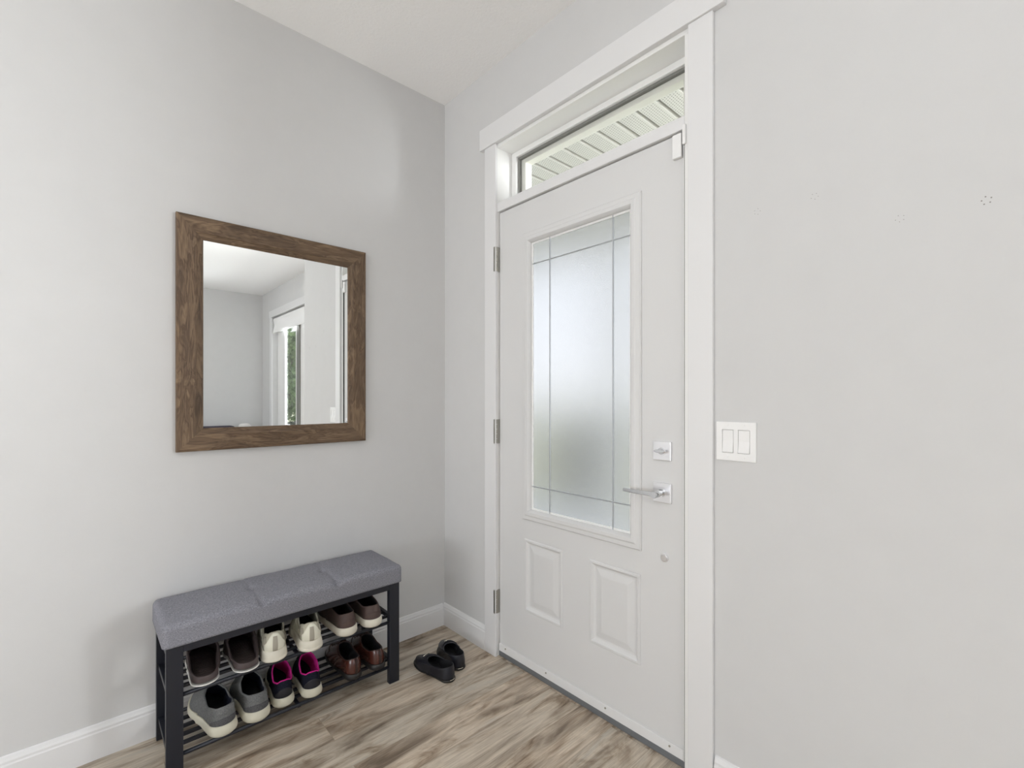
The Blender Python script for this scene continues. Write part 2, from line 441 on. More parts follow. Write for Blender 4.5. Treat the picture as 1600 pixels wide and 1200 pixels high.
# ------------------------------------------------------------------ front door casing, jambs, mullion
def trimbox(name, dims, label, bevel=0.002, mat='trim'):
    return tag(box(name, dims, mat, bevel=bevel), label, 'trim', kind=S)
trimbox('trim_1', (0.352, 0.431, -0.014, 0, 0, 2.364), 'white flat casing left of the front door')
trimbox('trim_2', (1.363, 1.442, -0.014, 0, 0, 2.364), 'white flat casing right of the front door')
trimbox('trim_3', (0.322, 1.478, -0.021, 0, 2.364, 2.462), 'white flat header casing above the transom window')
bm = bmesh.new()
bx(bm, 0.408, 0.428, 0.0005, T, 0, 2.35); bx(bm, 1.345, 1.365, 0.0005, T, 0, 2.35); bx(bm, 0.408, 1.365, 0.0005, T, 2.35, 2.372)
tag(finish(bm, 'trim_4', 'vinyl', bevel=0.0015), 'white jamb lining the front door opening', 'trim', kind=S)  # whiter than the casing, standing in for sky light on the jamb
bm = bmesh.new(); bx(bm, 0.428, 1.345, 0.0, T, 2.052, 2.094)
tag(finish(bm, 'trim_5', 'trim', bevel=0.002), 'white mullion between front door and transom window', 'trim', kind=S)
# door stops with seal, behind the slab
bm = bmesh.new()
bx(bm, 0.428, 0.442, 0.06, T, 0.03, 2.052); bx(bm, 1.331, 1.345, 0.06, T, 0.03, 2.052)
tag(finish(bm, 'trim_6', 'seal'), 'grey weatherstrip in the gap around the front door', 'weatherstrip', kind=S)
trimbox('trim_7', (0.428, 1.345, 0.010, T + 0.03, 0, 0.024), 'grey threshold under the front door', 0.003, 'threshold')

# ------------------------------------------------------------------ transom window (window_1)
w1 = thing('window_1', 'narrow transom window above the front door', 'window', kind=S)
bm = bmesh.new(); plate(bm, 0.428, 1.345, 2.094, 2.35, 0.090, 0.155, [(0.458, 1.315, 2.112, 2.326)])
finish(bm, 'window_frame', 'vinyl', w1, bevel=0.002)
bm = bmesh.new(); plate(bm, 0.458, 1.315, 2.112, 2.326, 0.104, 0.118, [(0.468, 1.305, 2.12, 2.316)])
finish(bm, 'glazing_seal', 'seal', w1)
bm = bmesh.new(); plate(bm, 0.458, 1.315, 2.112, 2.326, 0.1185, 0.16, [(0.494, 1.279, 2.13, 2.296)])
finish(bm, 'outer_sash', 'cream', w1, bevel=0.003)
box('pane', (0.462, 1.311, 0.1105, 0.1145, 2.115, 2.323), 'glass', w1)

# ------------------------------------------------------------------ front door (door_1)
d1 = thing('door_1', 'white front door with a tall obscured glass panel', 'door', (0, 0, 0), kind=S)
DX0, DX1, DZ0, DZ1, DY = 0.4335, 1.338, 0.030, 2.047, 0.011
LITE = (0.604, 1.172, 0.677, 1.896)
PAN = [(0.600, 0.820, 0.264, 0.580), (0.956, 1.178, 0.264, 0.580)]
bm = bmesh.new(); plate(bm, DX0, DX1, DZ0, DZ1, DY, DY + 0.044, [LITE] + PAN)
finish(bm, 'door_slab', 'door', d1, bevel=0.0015)
for p in PAN:   # embossed panels: outer bead, cove, sloped raised field
    bm = bmesh.new()
    r = nested(bm, p, [(0, DY + 0.03), (0, DY), (0.004, DY - 0.0035), (0.011, DY - 0.0035), (0.016, DY + 0.002), (0.022, DY + 0.0065), (0.028, DY + 0.007), (0.052, DY + 0.0015), (0.056, DY + 0.001)])
    bm.faces.new(r[0][::-1]); finish(bm, 'door_panel', 'door', d1)
lf = None
bm = bmesh.new()
prof = [(-0.012, DY), (-0.012, DY - 0.006), (-0.008, DY - 0.010), (0.006, DY - 0.011), (0.012, DY - 0.014), (0.024, DY - 0.014), (0.028, DY - 0.010), (0.0335, DY - 0.002), (0.0335, DY + 0.014)]
r = nested(bm, LITE, prof, close=False)
for k in range(4): bm.faces.new((r[-1][k], r[-1][(k + 1) % 4], r[0][(k + 1) % 4], r[0][k]))
lf = finish(bm, 'lite_frame', 'door', d1)
bm = bmesh.new(); bx(bm, 0.6375, 1.1385, 1, 1.001, 0.71, 1.86); bm.free()
GX0, GX1, GZ0, GZ1, GY = 0.632, 1.160, 0.690, 1.882, DY + 0.010
bm = bmesh.new()
bx(bm, GX0, GX1, GY, GY + 0.006, GZ0, GZ1)
fg = finish(bm, 'obscured_glass', 'frost', d1)
tag(fg, 'pebbled obscured glass', None)
# a thin spacer line just inside the frame and the came lines
bm = bmesh.new(); plate(bm, 0.6355, 1.1405, 0.7085, 1.8645, GY - 0.004, GY - 0.0005, [(0.645, 1.131, 0.718, 1.855)])
finish(bm, 'glazing_bead', 'vinyl', d1)
for (a, b, c, d) in ((0.7405, 0.7455, 0.7085, 1.8645), (1.056, 1.061, 0.7085, 1.8645)):
    tag(box('came_bar', (a, b, GY - 0.0045, GY - 0.0002, c, d), 'came', d1, 0.001), 'thin grey metal line', None)
for z in (1.770, 0.811):
    tag(box('came_bar', (0.6355, 1.1405, GY - 0.004, GY - 0.0003, z - 0.0025, z + 0.0025), 'came', d1, 0.001), 'thin grey metal line', None)
# sweep with screws
sw = box('door_sweep', (DX0, DX1, DY - 0.005, DY, 0.027, 0.062), 'trim', d1, 0.0015)
for x in (0.479, 0.732, 1.033, 1.29):
    bm = bmesh.new(); tube(bm, [(x, DY - 0.0075, 0.050), (x, DY - 0.004, 0.050)], 0.0035, 10)
    finish(bm, 'screw', 'nickel', sw)
# hinges
for z0, z1 in ((1.776, 1.889), (0.983, 1.094), (0.200, 0.307)):
    hg = thing('hinge', None, None); hg.parent = d1
    hg['label'] = 'aged nickel hinge'
    h = (z1 - z0) / 5
    bm = bmesh.new()
    for k in range(5):
        tube(bm, [(0.4285, -0.004, z0 + k * h + 0.0008), (0.4285, -0.004, z0 + (k + 1) * h - 0.0008)], 0.0062, 12)
    finish(bm, 'hinge_knuckle', 'nickel', hg)
    bm = bmesh.new(); bx(bm, 0.4288, 0.4325, 0.000, 0.03, z0, z1); bx(bm, 0.4200, 0.4285, -0.0155, -0.0140, z0, z1)
    finish(bm, 'hinge_leaf', 'nickel', hg)
# deadbolt
db = thing('deadbolt', None, None, (1.264, DY, 1.0165)); db.parent = d1; db['label'] = 'square chrome deadbolt with oval thumb turn'
box('escutcheon', (-0.0325, 0.0325, -0.009, 0, -0.031, 0.031), 'chromeplate', db, 0.0015)
bm = bmesh.new(); tube(bm, [(0, -0.009, 0), (0, -0.016, 0)], 0.011, 20)
for i in range(16):
    pass
n = 24; rings = []
for s_, y in ((0.85, -0.0155), (1, -0.017), (1, -0.024), (0.85, -0.026)):
    rings.append([bm.verts.new((0.022 * s_ * math.cos(2 * PI * k / n), y, 0.0058 * s_ * math.sin(2 * PI * k / n) + 0.0015 * math.sin(4 * PI * k / n) * 0)) for k in range(n)])
for a, b in zip(rings, rings[1:]):
    for k in range(n): bm.faces.new((a[k], a[(k + 1) % n], b[(k + 1) % n], b[k]))
bm.faces.new(rings[0]); bm.faces.new(rings[-1])
finish(bm, 'thumb_turn', 'chrome', db, smooth=False, bevel=0.0006)
# lever
lv = thing('door_handle', None, None, (1.264, DY, 0.8775)); lv.parent = d1; lv['label'] = 'chrome lever handle on a square plate'
box('escutcheon', (-0.0325, 0.0325, -0.009, 0, -0.0325, 0.0325), 'chromeplate', lv, 0.0015)
bm = bmesh.new(); tube(bm, [(0, -0.009, 0), (0, -0.0135, 0), (0, -0.0136, 0), (0, -0.030, 0), (0, -0.0301, 0), (0, -0.060, 0), (0, -0.0625, 0)], [0.0125, 0.0125, 0.009, 0.009, 0.0115, 0.0115, 0.010], 24)
finish(bm, 'lever_neck', 'chrome', lv, smooth=True).modifiers.new('e', 'EDGE_SPLIT').split_angle = math.radians(35)
bm = bmesh.new()
prof = [(-0.006, -0.0085), (0.006, -0.0085), (0.006, 0.0085), (-0.006, 0.0085)]
rings = []
for x, y, sz in ((0.010, -0.0525, 0.95), (-0.03, -0.0535, 1.0), (-0.08, -0.052, 0.9), (-0.122, -0.049, 0.8)):
    rings.append([bm.verts.new((x, y + a * 0.8, b * sz * 0.85)) for a, b in prof])
for a, b in zip(rings, rings[1:]):
    for k in range(4): bm.faces.new((a[k], a[(k + 1) % 4], b[(k + 1) % 4], b[k]))
bm.faces.new(rings[0]); bm.faces.new(rings[-1])
finish(bm, 'lever', 'chrome', lv, bevel=0.002, seg=3)
# small round stop
bm = bmesh.new(); tube(bm, [(1.271, DY, 0.663), (1.271, DY - 0.006, 0.663), (1.271, DY - 0.0061, 0.663), (1.271, DY - 0.009, 0.663)], [0.0135, 0.0135, 0.0115, 0.0095], 24)
finish(bm, 'round_cap', 'chromeplate', d1)
# alarm sensor on the slab, its magnet on the jamb
sn = box('door_sensor', (1.304, 1.335, DY - 0.014, DY, 1.966, 2.043), 'plastic', d1, 0.002)
tag(box('sensor_magnet', (1.341, 1.352, -0.008, 0.0, 2.000, 2.062), 'plastic', bevel=0.0015), 'small white sensor magnet at the top right of the door jamb', 'sensor')
bm = bmesh.new(); bx(bm, 1.3395, 1.3448, 0.004, 0.055, 0.03, 2.046)
tag(finish(bm, 'trim_8', 'darkseal'), 'dark seal strip in the gap at the lock side of the door', 'weatherstrip', kind=S)

# ------------------------------------------------------------------ light switch and wall marks
lsw = thing('light_switch', 'white double rocker light switch on the wall right of the door', 'light switch', (1.5065, 0, 1.0645))
bm = bmesh.new(); plate(bm, -0.057, 0.057, -0.057, 0.057, -0.0055, 0, [(-0.0395, -0.0065, -0.034, 0.034), (0.0065, 0.0395, -0.034, 0.034)])
finish(bm, 'cover_plate', 'plastic', lsw, bevel=0.0012)
for x in (-0.023, 0.023):
    bm = bmesh.new()
    prof = [(-0.001, -0.0328), (-0.0075, -0.0328), (-0.0035, 0.002), (-0.0045, 0.0328), (-0.001, 0.0328)]
    prism(bm, prof, lambda a, b: Vector((x - 0.0155, a, b)), lambda a, b: Vector((x + 0.0155, a, b)))
    finish(bm, 'rocker', 'plastic', lsw, bevel=0.0006)
    for z in (-0.0475, 0.0475):
        bm = bmesh.new(); tube(bm, [(x, -0.0068, z), (x, -0.005, z)], 0.0028, 10)
        finish(bm, 'screw', 'plastic', lsw)
for i, (x, z, lab) in enumerate(((1.564, 1.722, 'faint cluster of pin holes above the light switch, nearest the door'), (1.707, 1.721, 'faint cluster of pin holes, second from the door on the grey wall'),
                                 (1.882, 1.613, 'faint cluster of pin holes, third from the door and lowest'), (2.025, 1.612, 'cluster of pin holes furthest right on the grey wall beside a filler dab'))):
    bm = bmesh.new(); rnd = random.Random(i)
    for k in range(5):
        a = 2 * PI * k / 5 + i; r = 0.007 + 0.002 * rnd.random()
        px, pz = x + r * math.cos(a), z + r * math.sin(a)
        tube(bm, [(px, -0.0006, pz), (px, 0.0004, pz)], 0.0009 + 0.0006 * (i == 3), 8)
    tag(finish(bm, 'pin_hole_cluster', 'mark'), lab, 'pin holes', 'pin hole clusters on the wall right of the door')

# ------------------------------------------------------------------ mirror
mr = thing('wall_mirror', 'rectangular wall mirror in a walnut brown wooden frame on the left wall', 'mirror', (0, -0.809, 0.996))
MW, MH, FW = 0.720, 0.868, 0.084
prof = [(0.0, 0.0015), (0.0, 0.018), (0.002, 0.0215), (0.010, 0.0235), (0.060, 0.0235), (0.064, 0.0215), (0.080, 0.016), (0.084, 0.0125), (0.084, 0.0015)]  # (inset, height off the wall)
def rail(side):
    bm = bmesh.new(); hw = MW / 2
    cs = {'b': ((-1, 0), (1, 0)), 'r': ((1, 0), (1, 1)), 't': ((1, 1), (-1, 1)), 'l': ((-1, 1), (-1, 0))}[side]
    def pt(c, ins, h):
        y = c[0] * (hw - ins); z = ins if c[1] == 0 else MH - ins
        return Vector((h, y, z))
    prism(bm, prof, lambda a, b: pt(cs[0], a, b), lambda a, b: pt(cs[1], a, b))
    finish(bm, 'frame_rail', 'walnut_y' if side in 'bt' else 'walnut_z', mr)
for s_ in 'brtl': rail(s_)
box('mirror_glass', (0.002, 0.0115, -MW / 2 + FW - 0.003, MW / 2 - FW + 0.003, FW - 0.003, MH - FW + 0.003), 'mirror', mr)

# ------------------------------------------------------------------ shoe bench
BY0, BY1, BX0, BX1 = -1.228, -0.428, 0.022, 0.292
bench = thing('shoe_bench', 'black metal shoe bench with a grey upholstered seat against the left wall', 'bench', (0, 0, 0))
def cushion():
    x0, x1, y0, y1, z0, z1 = 0.016, 0.300, -1.238, -0.416, 0.418, 0.488
    nx, ny, nz = 50, 190, 10; r = 0.018
    tufts = [(0.160, -0.960), (0.160, -0.699), (0.285, -0.957), (0.285, -0.692)]
    bm = bmesh.new(); grid = {}
    # unit cube surface -> rounded box
    def place(u, v, w):
        x = x0 + (x1 - x0) * u; y = y0 + (y1 - y0) * v; z = z0 + (z1 - z0) * w
        c = Vector((min(max(x, x0 + r), x1 - r), min(max(y, y0 + r), y1 - r), min(z, z1 - r)))
        p = Vector((x, y, z)); d = p - c
        if d.length > 1e-9 and (z > z1 - r or True):
            if z <= z1 - r:
                d2 = Vector((d.x, d.y, 0)); d = d2
                p = Vector((c.x, c.y, z)) + (d.normalized() * r if d.length > 1e-9 else Vector())
                if not (abs(x - x0) < 1e-6 or abs(x - x1) < 1e-6 or abs(y - y0) < 1e-6 or abs(y - y1) < 1e-6): p = Vector((x, y, z))
            else: p = c + d.normalized() * r
        if w > 0.5:
            k = (w - 0.5) / 0.5
            ex = min(u, 1 - u) * 2; ey = min(v, 1 - v) * 2
            p.z += 0.010 * (1 - (1 - min(1, ex * 1.1)) ** 2) * (1 - (1 - min(1, ey * 3)) ** 2) * k
            for (tx, ty) in tufts:
                dd = math.hypot(p.x - tx, p.y - ty); p.z -= k * (0.016 * math.exp(-(dd / 0.013) ** 2) + 0.0045 * math.exp(-(dd / 0.04) ** 2))
            for ty in (-0.9585, -0.6955):
                p.z -= 0.0024 * k * math.exp(-((p.y - ty) / 0.006) ** 2)
            p.z += 0.0012 * noise.noise(Vector((p.x * 14, p.y * 14, 0)))
        return p
    def vv(i, j, k):
        key = (i, j, k)
        if key not in grid: grid[key] = bm.verts.new(place(i / nx, j / ny, k / nz))
        return grid[key]
    for i in range(nx):
        for j in range(ny):
            bm.faces.new((vv(i, j, nz), vv(i + 1, j, nz), vv(i + 1, j + 1, nz), vv(i, j + 1, nz)))
            bm.faces.new((vv(i, j, 0), vv(i, j + 1, 0), vv(i + 1, j + 1, 0), vv(i + 1, j, 0)))
    for i in range(nx):
        for k in range(nz):
            bm.faces.new((vv(i, 0, k), vv(i + 1, 0, k), vv(i + 1, 0, k + 1), vv(i, 0, k + 1)))
            bm.faces.new((vv(i, ny, k), vv(i, ny, k + 1), vv(i + 1, ny, k + 1), vv(i + 1, ny, k)))
    for j in range(ny):
        for k in range(nz):
            bm.faces.new((vv(0, j, k), vv(0, j, k + 1), vv(0, j + 1, k + 1), vv(0, j + 1, k)))
            bm.faces.new((vv(nx, j, k), vv(nx, j + 1, k), vv(nx, j + 1, k + 1), vv(nx, j, k + 1)))
    cu = finish(bm, 'seat_cushion', 'fabric', bench, smooth=True)
    tag(cu, 'grey heather fabric seat with four buttons', None)
    for tx, ty in tufts[:2]:
        b = bmesh.new(); bmesh.ops.create_uvsphere(b, u_segments=14, v_segments=8, radius=0.008)
        for q in b.verts: q.co = Vector((tx + q.co.x, ty + q.co.y, 0.4775 + q.co.z * 0.5 + 0.001))
        finish(b, 'button', 'greyknit_dark', cu, smooth=True)
cushion()
LW = 0.045
for (x0, x1) in ((BX1 - 0.022, BX1), (BX0, BX0 + 0.022)):
    for (y0, y1) in ((BY0, BY0 + LW), (BY1 - LW, BY1)):
        box('leg', (x0, x1, y0, y1, 0, 0.416), 'blackmetal', bench, 0.0015)
bm = bmesh.new()
for x0, x1 in ((BX1 - 0.022, BX1), (BX0, BX0 + 0.022)): bx(bm, x0, x1, BY0 + LW, BY1 - LW, 0.392, 0.416)
for y0, y1 in ((BY0, BY0 + 0.022), (BY1 - 0.022, BY1)): bx(bm, BX0 + 0.022, BX1 - 0.022, y0, y1, 0.392, 0.416)
finish(bm, 'top_frame', 'blackmetal', bench, bevel=0.0015)
box('seat_board', (BX0, BX1, BY0, BY1, 0.4162, 0.4195), 'blackmetal', bench)
for zs in (0.256, 0.070):
    sh = thing('shelf', None, None); sh.parent = bench
    bm = bmesh.new(); tube(bm, [(BX1 - 0.008, BY0 + LW, zs), (BX1 - 0.008, BY1 - LW, zs)], 0.0065, 14)
    finish(bm, 'front_rail', 'blackmetal', sh, smooth=True)
    bm = bmesh.new(); tube(bm, [(BX0 + 0.012, BY0 + LW, zs), (BX0 + 0.012, BY1 - LW, zs)], 0.0065, 14)
    finish(bm, 'rear_rail', 'blackmetal', sh, smooth=True)
    for y in (BY0 + 0.014, BY1 - 0.014):
        box('side_rail', (BX0 + 0.022, BX1 - 0.022, y - 0.008, y + 0.008, zs - 0.008, zs + 0.008), 'blackmetal', sh, 0.001)
    for i in range(4):
        x = BX0 + 0.058 + i * 0.047
        box('cross_bar', (x, x + 0.013, BY0 + 0.022, BY1 - 0.022, zs - 0.005, zs + 0.0045), 'blackmetal', sh, 0.001)
    box('stiffener', (BX0 + 0.022, BX1 - 0.012, -0.835, -0.823, zs - 0.013, zs - 0.0055), 'blackmetal', sh, 0.001)

# ------------------------------------------------------------------ shoes
def lerp(a, b, t): return a + (b - a) * t
def interp(tab, x):
    if x <= tab[0][0]: return tab[0][1]
    for (x0, y0), (x1, y1) in zip(tab, tab[1:]):
        if x <= x1:
            t_ = (x - x0) / (x1 - x0); t_ = t_ * t_ * (3 - 2 * t_); return y0 + (y1 - y0) * t_
    return tab[-1][1]


class Shoe:
    """toe along +x, heel at x = 0, ground z = 0"""
    def __init__(s, root, L=0.27, side=1, wh=0.033, ww=0.033, wb=0.046, ts=((0, .028), (.5, .024), (1, .018)), spring=0.012,
                 collar=((0, .085), (.25, .062), (.6, .064), (1, .088)), xh=0.012, xf=0.135, wc=0.026, toe_h=0.042, toe_pt=2.2, heel_bulge=0.006, toe_flat=0.1, sole_out=0.005, n=72, rows=14):
        s.__dict__.update(root=root, L=L, side=side, wh=wh, ww=ww, wb=wb, ts=ts, spring=spring, collar=collar, xh=xh, xf=xf, wc=wc, toe_h=toe_h, toe_pt=toe_pt,
                          heel_bulge=heel_bulge, toe_flat=toe_flat, sole_out=sole_out, n=n, rows=rows)
        s.grid = [[s.pt(j / n, i / rows) for j in range(n)] for i in range(rows + 1)]
        s.nrm = []
        for i in range(rows + 1):
            R_ = []
            for j in range(n):
                a = s.grid[min(i + 1, rows)][j] - s.grid[max(i - 1, 0)][j]
                b = s.grid[i][(j + 1) % n] - s.grid[i][(j - 1) % n]
                R_.append(b.cross(a).normalized())
            s.nrm.append(R_)
        # orientation check: outward at the heel means -x
        if s.nrm[rows // 2][0].x > 0: s.nrm = [[-q for q in r] for r in s.nrm]

    def outline(s, u, out=0.0):
        """u in 0..1 : heel(0) -> one flank -> toe(.5) -> other flank"""
        half = u if u <= 0.5 else 1 - u
        sgn = 1 if u <= 0.5 else -1
        t_ = half * 2
        x = s.L * (1 - math.cos(PI * t_)) / 2
        xx = x / s.L
        w = interp([(0, s.wh), (0.35, s.ww), (0.68, s.wb), (1, s.wb * 0.86)], xx)
        if xx < 0.14: w *= max(0, 1 - (1 - xx / 0.14) ** 2.2) ** 0.5 if xx > 0 else 0
        if xx > 0.66: w *= max(0, 1 - ((xx - 0.66) / 0.34) ** s.toe_pt) ** (1 / 2.0)
        cy = -s.side * (0.010 * math.sin(PI * min(1, xx) * 0.9) ** 2 * (1 if xx > 0.5 else 0.5) + 0.006 * max(0, xx - 0.6) / 0.4)
        e = Vector((math.cos(PI * (1 - t_)), sgn * math.sin(PI * t_), 0)) * out
        return Vector((x, cy + sgn * w, 0)) + e

    def zs(s, x): return interp(s.ts, min(1, max(0, x / s.L)))

    def lift(s, x): return s.spring * max(0, (x / s.L - 0.66) / 0.34) ** 2

    def collar_pt(s, u):
        half = u if u <= 0.5 else 1 - u; sgn = 1 if u <= 0.5 else -1; t_ = half * 2
        x = s.xh + (s.xf - s.xh) * (1 - math.cos(PI * t_)) / 2
        q = (x - s.xh) / (s.xf - s.xh)
        w = s.wc * max(0, 1 - abs(2 * q - 1) ** 2.8) ** 0.5 * (1 + 0.05 * q)
        cy = -s.side * 0.005 * math.sin(PI * x / s.L)
        return Vector((x, cy + sgn * w, interp(s.collar, q)))

    def pt(s, u, v):
        B = s.outline(u); x = B.x; B.z = s.zs(x)
        Cc = s.collar_pt(u); a = max(0, min(1, x / s.L))
        toe = a ** 2.0
        d = Vector((Cc.x - B.x, Cc.y - B.y, 0))
        kh = lerp(-s.heel_bulge / max(0.01, d.length), s.toe_flat, min(1, toe * 1.6)) if a < 0.5 else lerp(lerp(-0.15, s.toe_flat, 0.4), s.toe_flat, (a - 0.5) * 2)
        if a < 0.5: kh = lerp(-s.heel_bulge / max(0.012, d.length), lerp(-0.15, s.toe_flat, 0.4), a * 2)
        kz = lerp(B.z + 0.5 * (Cc.z - B.z), s.zs(s.L) + s.toe_h, min(1, toe * 1.25))
        K = B + d * kh; K.z = kz
        p = B * (1 - v) ** 2 + K * (2 * v * (1 - v)) + Cc * v * v
        p.z += s.lift(p.x)
        return p

    def upper(s, mat, lining, insole='darkin', thick=0.004, rim=None, name='upper'):
        bm = bmesh.new(); n = s.n
        G = [[bm.verts.new(p) for p in r] for r in s.grid]
        for a, b in zip(G, G[1:]):
            for j in range(n): bm.faces.new((a[j], a[(j + 1) % n], b[(j + 1) % n], b[j]))
        # rounded rim
        top = []
        for f_, o_ in ((0.5, 0.0025), (1.0, 0.0)):
            top.append([bm.verts.new(s.grid[-1][j] - s.nrm[-1][j] * thick * f_ + Vector((0, 0, o_))) for j in range(n)])
        prev = G[-1]
        for r in top:
            for j in range(n): bm.faces.new((prev[j], prev[(j + 1) % n], r[(j + 1) % n], r[j]))
            prev = r
        bm.faces.new(G[0])
        up = finish(bm, name, mat, s.root, smooth=True, recalc=True)
        bm = bmesh.new()
        rows = []
        for i in range(s.rows, 0, -1):
            rows.append([bm.verts.new(s.grid[i][j] - s.nrm[i][j] * thick * (1.0 if i == s.rows else 1.15)) for j in range(n)])
        for a, b in zip(rows, rows[1:]):
            for j in range(n): bm.faces.new((a[j], a[(j + 1) % n], b[(j + 1) % n], b[j]))
        finish(bm, 'lining', lining, s.root, smooth=True, recalc=False)
        bm = bmesh.new(); ring = []; ring2 = []
        for j in range(n):
            p = s.outline(j / n); q = p * 1.0; c = Vector((s.L / 2, 0, 0)); q = c + (p - c) * 0.93
            q.z = s.zs(q.x) + 0.006 + s.lift(q.x); ring.append(bm.verts.new(q)); r2 = q.copy(); r2.z -= 0.003; ring2.append(bm.verts.new(r2))
        half = n // 2
        for R_ in (ring, ring2):
            for j in range(1, half): 
                a, b = R_[j], R_[(j + 1)]; c_, d_ = R_[n - j], R_[(n - j - 1) % n]
                if j < half - 0 and b is not d_: bm.faces.new((a, b, d_, c_))
                elif b is d_: bm.faces.new((a, b, c_))
            bm.faces.new((R_[0], R_[1], R_[n - 1]))
        for j in range(n): bm.faces.new((ring[j], ring[(j + 1) % n], ring2[(j + 1) % n], ring2[j]))
        finish(bm, 'insole', insole, s.root, smooth=True)
        return up

    def sole(s, mat, out=None, lip=0.003, name='sole', bulge=0.002, zlo=0.0, parent=None, flare=0.0):
        out = s.sole_out if out is None else out
        bm = bmesh.new(); n = s.n; prof = [(0.0, out - 0.006), (0.12, out - 0.001), (0.35, out + bulge), (0.7, out + bulge * 0.6), (0.94, out - 0.0005), (1.0, out - 0.003), (0.9, out - 0.008), (0.7, out - 0.014)]
        R_ = []
        for f_, o_ in prof:
            ring = []
            for j in range(n):
                p = s.outline(j / n, o_ + flare * (1 - f_) * (1 - p0(j / n)))
                h = s.zs(p.x) + lip - zlo
                p.z = zlo + f_ * h + s.lift(p.x); ring.append(bm.verts.new(p))
            R_.append(ring)
        for a, b in zip(R_, R_[1:]):
            for j in range(n): bm.faces.new((a[j], a[(j + 1) % n], b[(j + 1) % n], b[j]))
        bm.faces.new(R_[0][::-1]); bm.faces.new(R_[-1])
        return finish(bm, name, mat, parent or s.root, smooth=True)

    def patch(s, u0, u1, v0, v1, mat, off=0.0015, name='panel', nu=24, nv=10, parent=None, shape=None):
        """a thin overlay following the upper between u0..u1, v0..v1 (u may be negative: round the heel)"""
        bm = bmesh.new(); A = []; B = []
        for i in range(nv + 1):
            ra, rb = [], []
            for j in range(nu + 1):
                uu = lerp(u0, u1, j / nu); lo, hi = v0, v1
                if shape: lo, hi = shape(j / nu, v0, v1)
                vv = lerp(lo, hi, i / nv); u = uu % 1.0
                p = s.pt(u, vv); e = 1e-3
                du = s.pt((u + e) % 1, vv) - s.pt((u - e) % 1, vv); dv = s.pt(u, min(1, vv + e)) - s.pt(u, max(0, vv - e))
                nn = du.cross(dv).normalized() if du.length > 0 and dv.length > 0 else Vector((0, 0, 1))
                c = Vector((s.L * 0.5, 0, 0.02))
                if nn.dot(p - c) < 0: nn = -nn
                ra.append(bm.verts.new(p + nn * off)); rb.append(bm.verts.new(p - nn * 0.0004))
            A.append(ra); B.append(rb)
        for i in range(nv):
            for j in range(nu):
                bm.faces.new((A[i][j], A[i][j + 1], A[i + 1][j + 1], A[i + 1][j]))
                bm.faces.new((B[i][j], B[i + 1][j], B[i + 1][j + 1], B[i][j + 1]))
        for j in range(nu):
            bm.faces.new((A[0][j], B[0][j], B[0][j + 1], A[0][j + 1])); bm.faces.new((A[nv][j], A[nv][j + 1], B[nv][j + 1], B[nv][j]))
        for i in range(nv):
            bm.faces.new((A[i][0], A[i + 1][0], B[i + 1][0], B[i][0])); bm.faces.new((A[i][nu], B[i][nu], B[i + 1][nu], A[i + 1][nu]))
        return finish(bm, name, mat, parent or s.root, smooth=True)

    def tongue(s, mat, h=0.02, w=0.02, back=0.02, name='tongue'):
        f = s.collar_pt(0.5); bm = bmesh.new(); A, B = [], []
        for i in range(9):
            t_ = i / 8; ra, rb = [], []
            x = f.x + 0.02 - (0.02 + back) * t_ ; z = f.z - 0.006 + (h + 0.004) * t_
            for k in range(9):
                a = (k / 8 - 0.5) * 2; ww = w * (0.9 + 0.2 * t_) * (1 if t_ < 0.85 else 1 - (t_ - 0.85) * 1.5)
                p = Vector((x + 0.004 * (1 - a * a), f.y + a * ww, z - 0.007 * a * a + s.lift(x)))
                ra.append(bm.verts.new(p)); rb.append(bm.verts.new(p + Vector((-0.002, 0, -0.004))))
            A.append(ra); B.append(rb)
        for i in range(8):
            for j in range(8):
                bm.faces.new((A[i][j], A[i][j + 1], A[i + 1][j + 1], A[i + 1][j])); bm.faces.new((B[i][j], B[i + 1][j], B[i + 1][j + 1], B[i][j + 1]))
            bm.faces.new((A[i][0], A[i + 1][0], B[i + 1][0], B[i][0])); bm.faces.new((A[i][8], B[i][8], B[i + 1][8], A[i + 1][8]))
        for j in range(8):
            bm.faces.new((A[0][j], B[0][j], B[0][j + 1], A[0][j + 1])); bm.faces.new((A[8][j], A[8][j + 1], B[8][j + 1], B[8][j]))
        return finish(bm, name, mat, s.root, smooth=True)

    def laces(s, mat, rows=4, w=0.018, r=0.0017):
        bm = bmesh.new()
        for i in range(rows):
            v = 0.93 - i * 0.13
            pts = []
            for k in range(9):
                a = (k / 8 - 0.5) * 2
                u = 0.5 + a * 0.085 * (1.0 if v > .5 else 0.8)
                p = s.pt(u, v); pts.append(p + Vector((0, 0, 0.0028)))
            tube(bm, pts, r, 8)
        return finish(bm, 'laces', mat, s.root, smooth=True)


def p0(u):
    half = u if u <= 0.5 else 1 - u
    return half * 2


def place(kind, label, cat, loc, ang, group):
    """ang: degrees the toe is turned from pointing straight at the wall, positive towards the corner"""
    return thing(kind, label, cat, loc, PI - math.radians(ang), group)

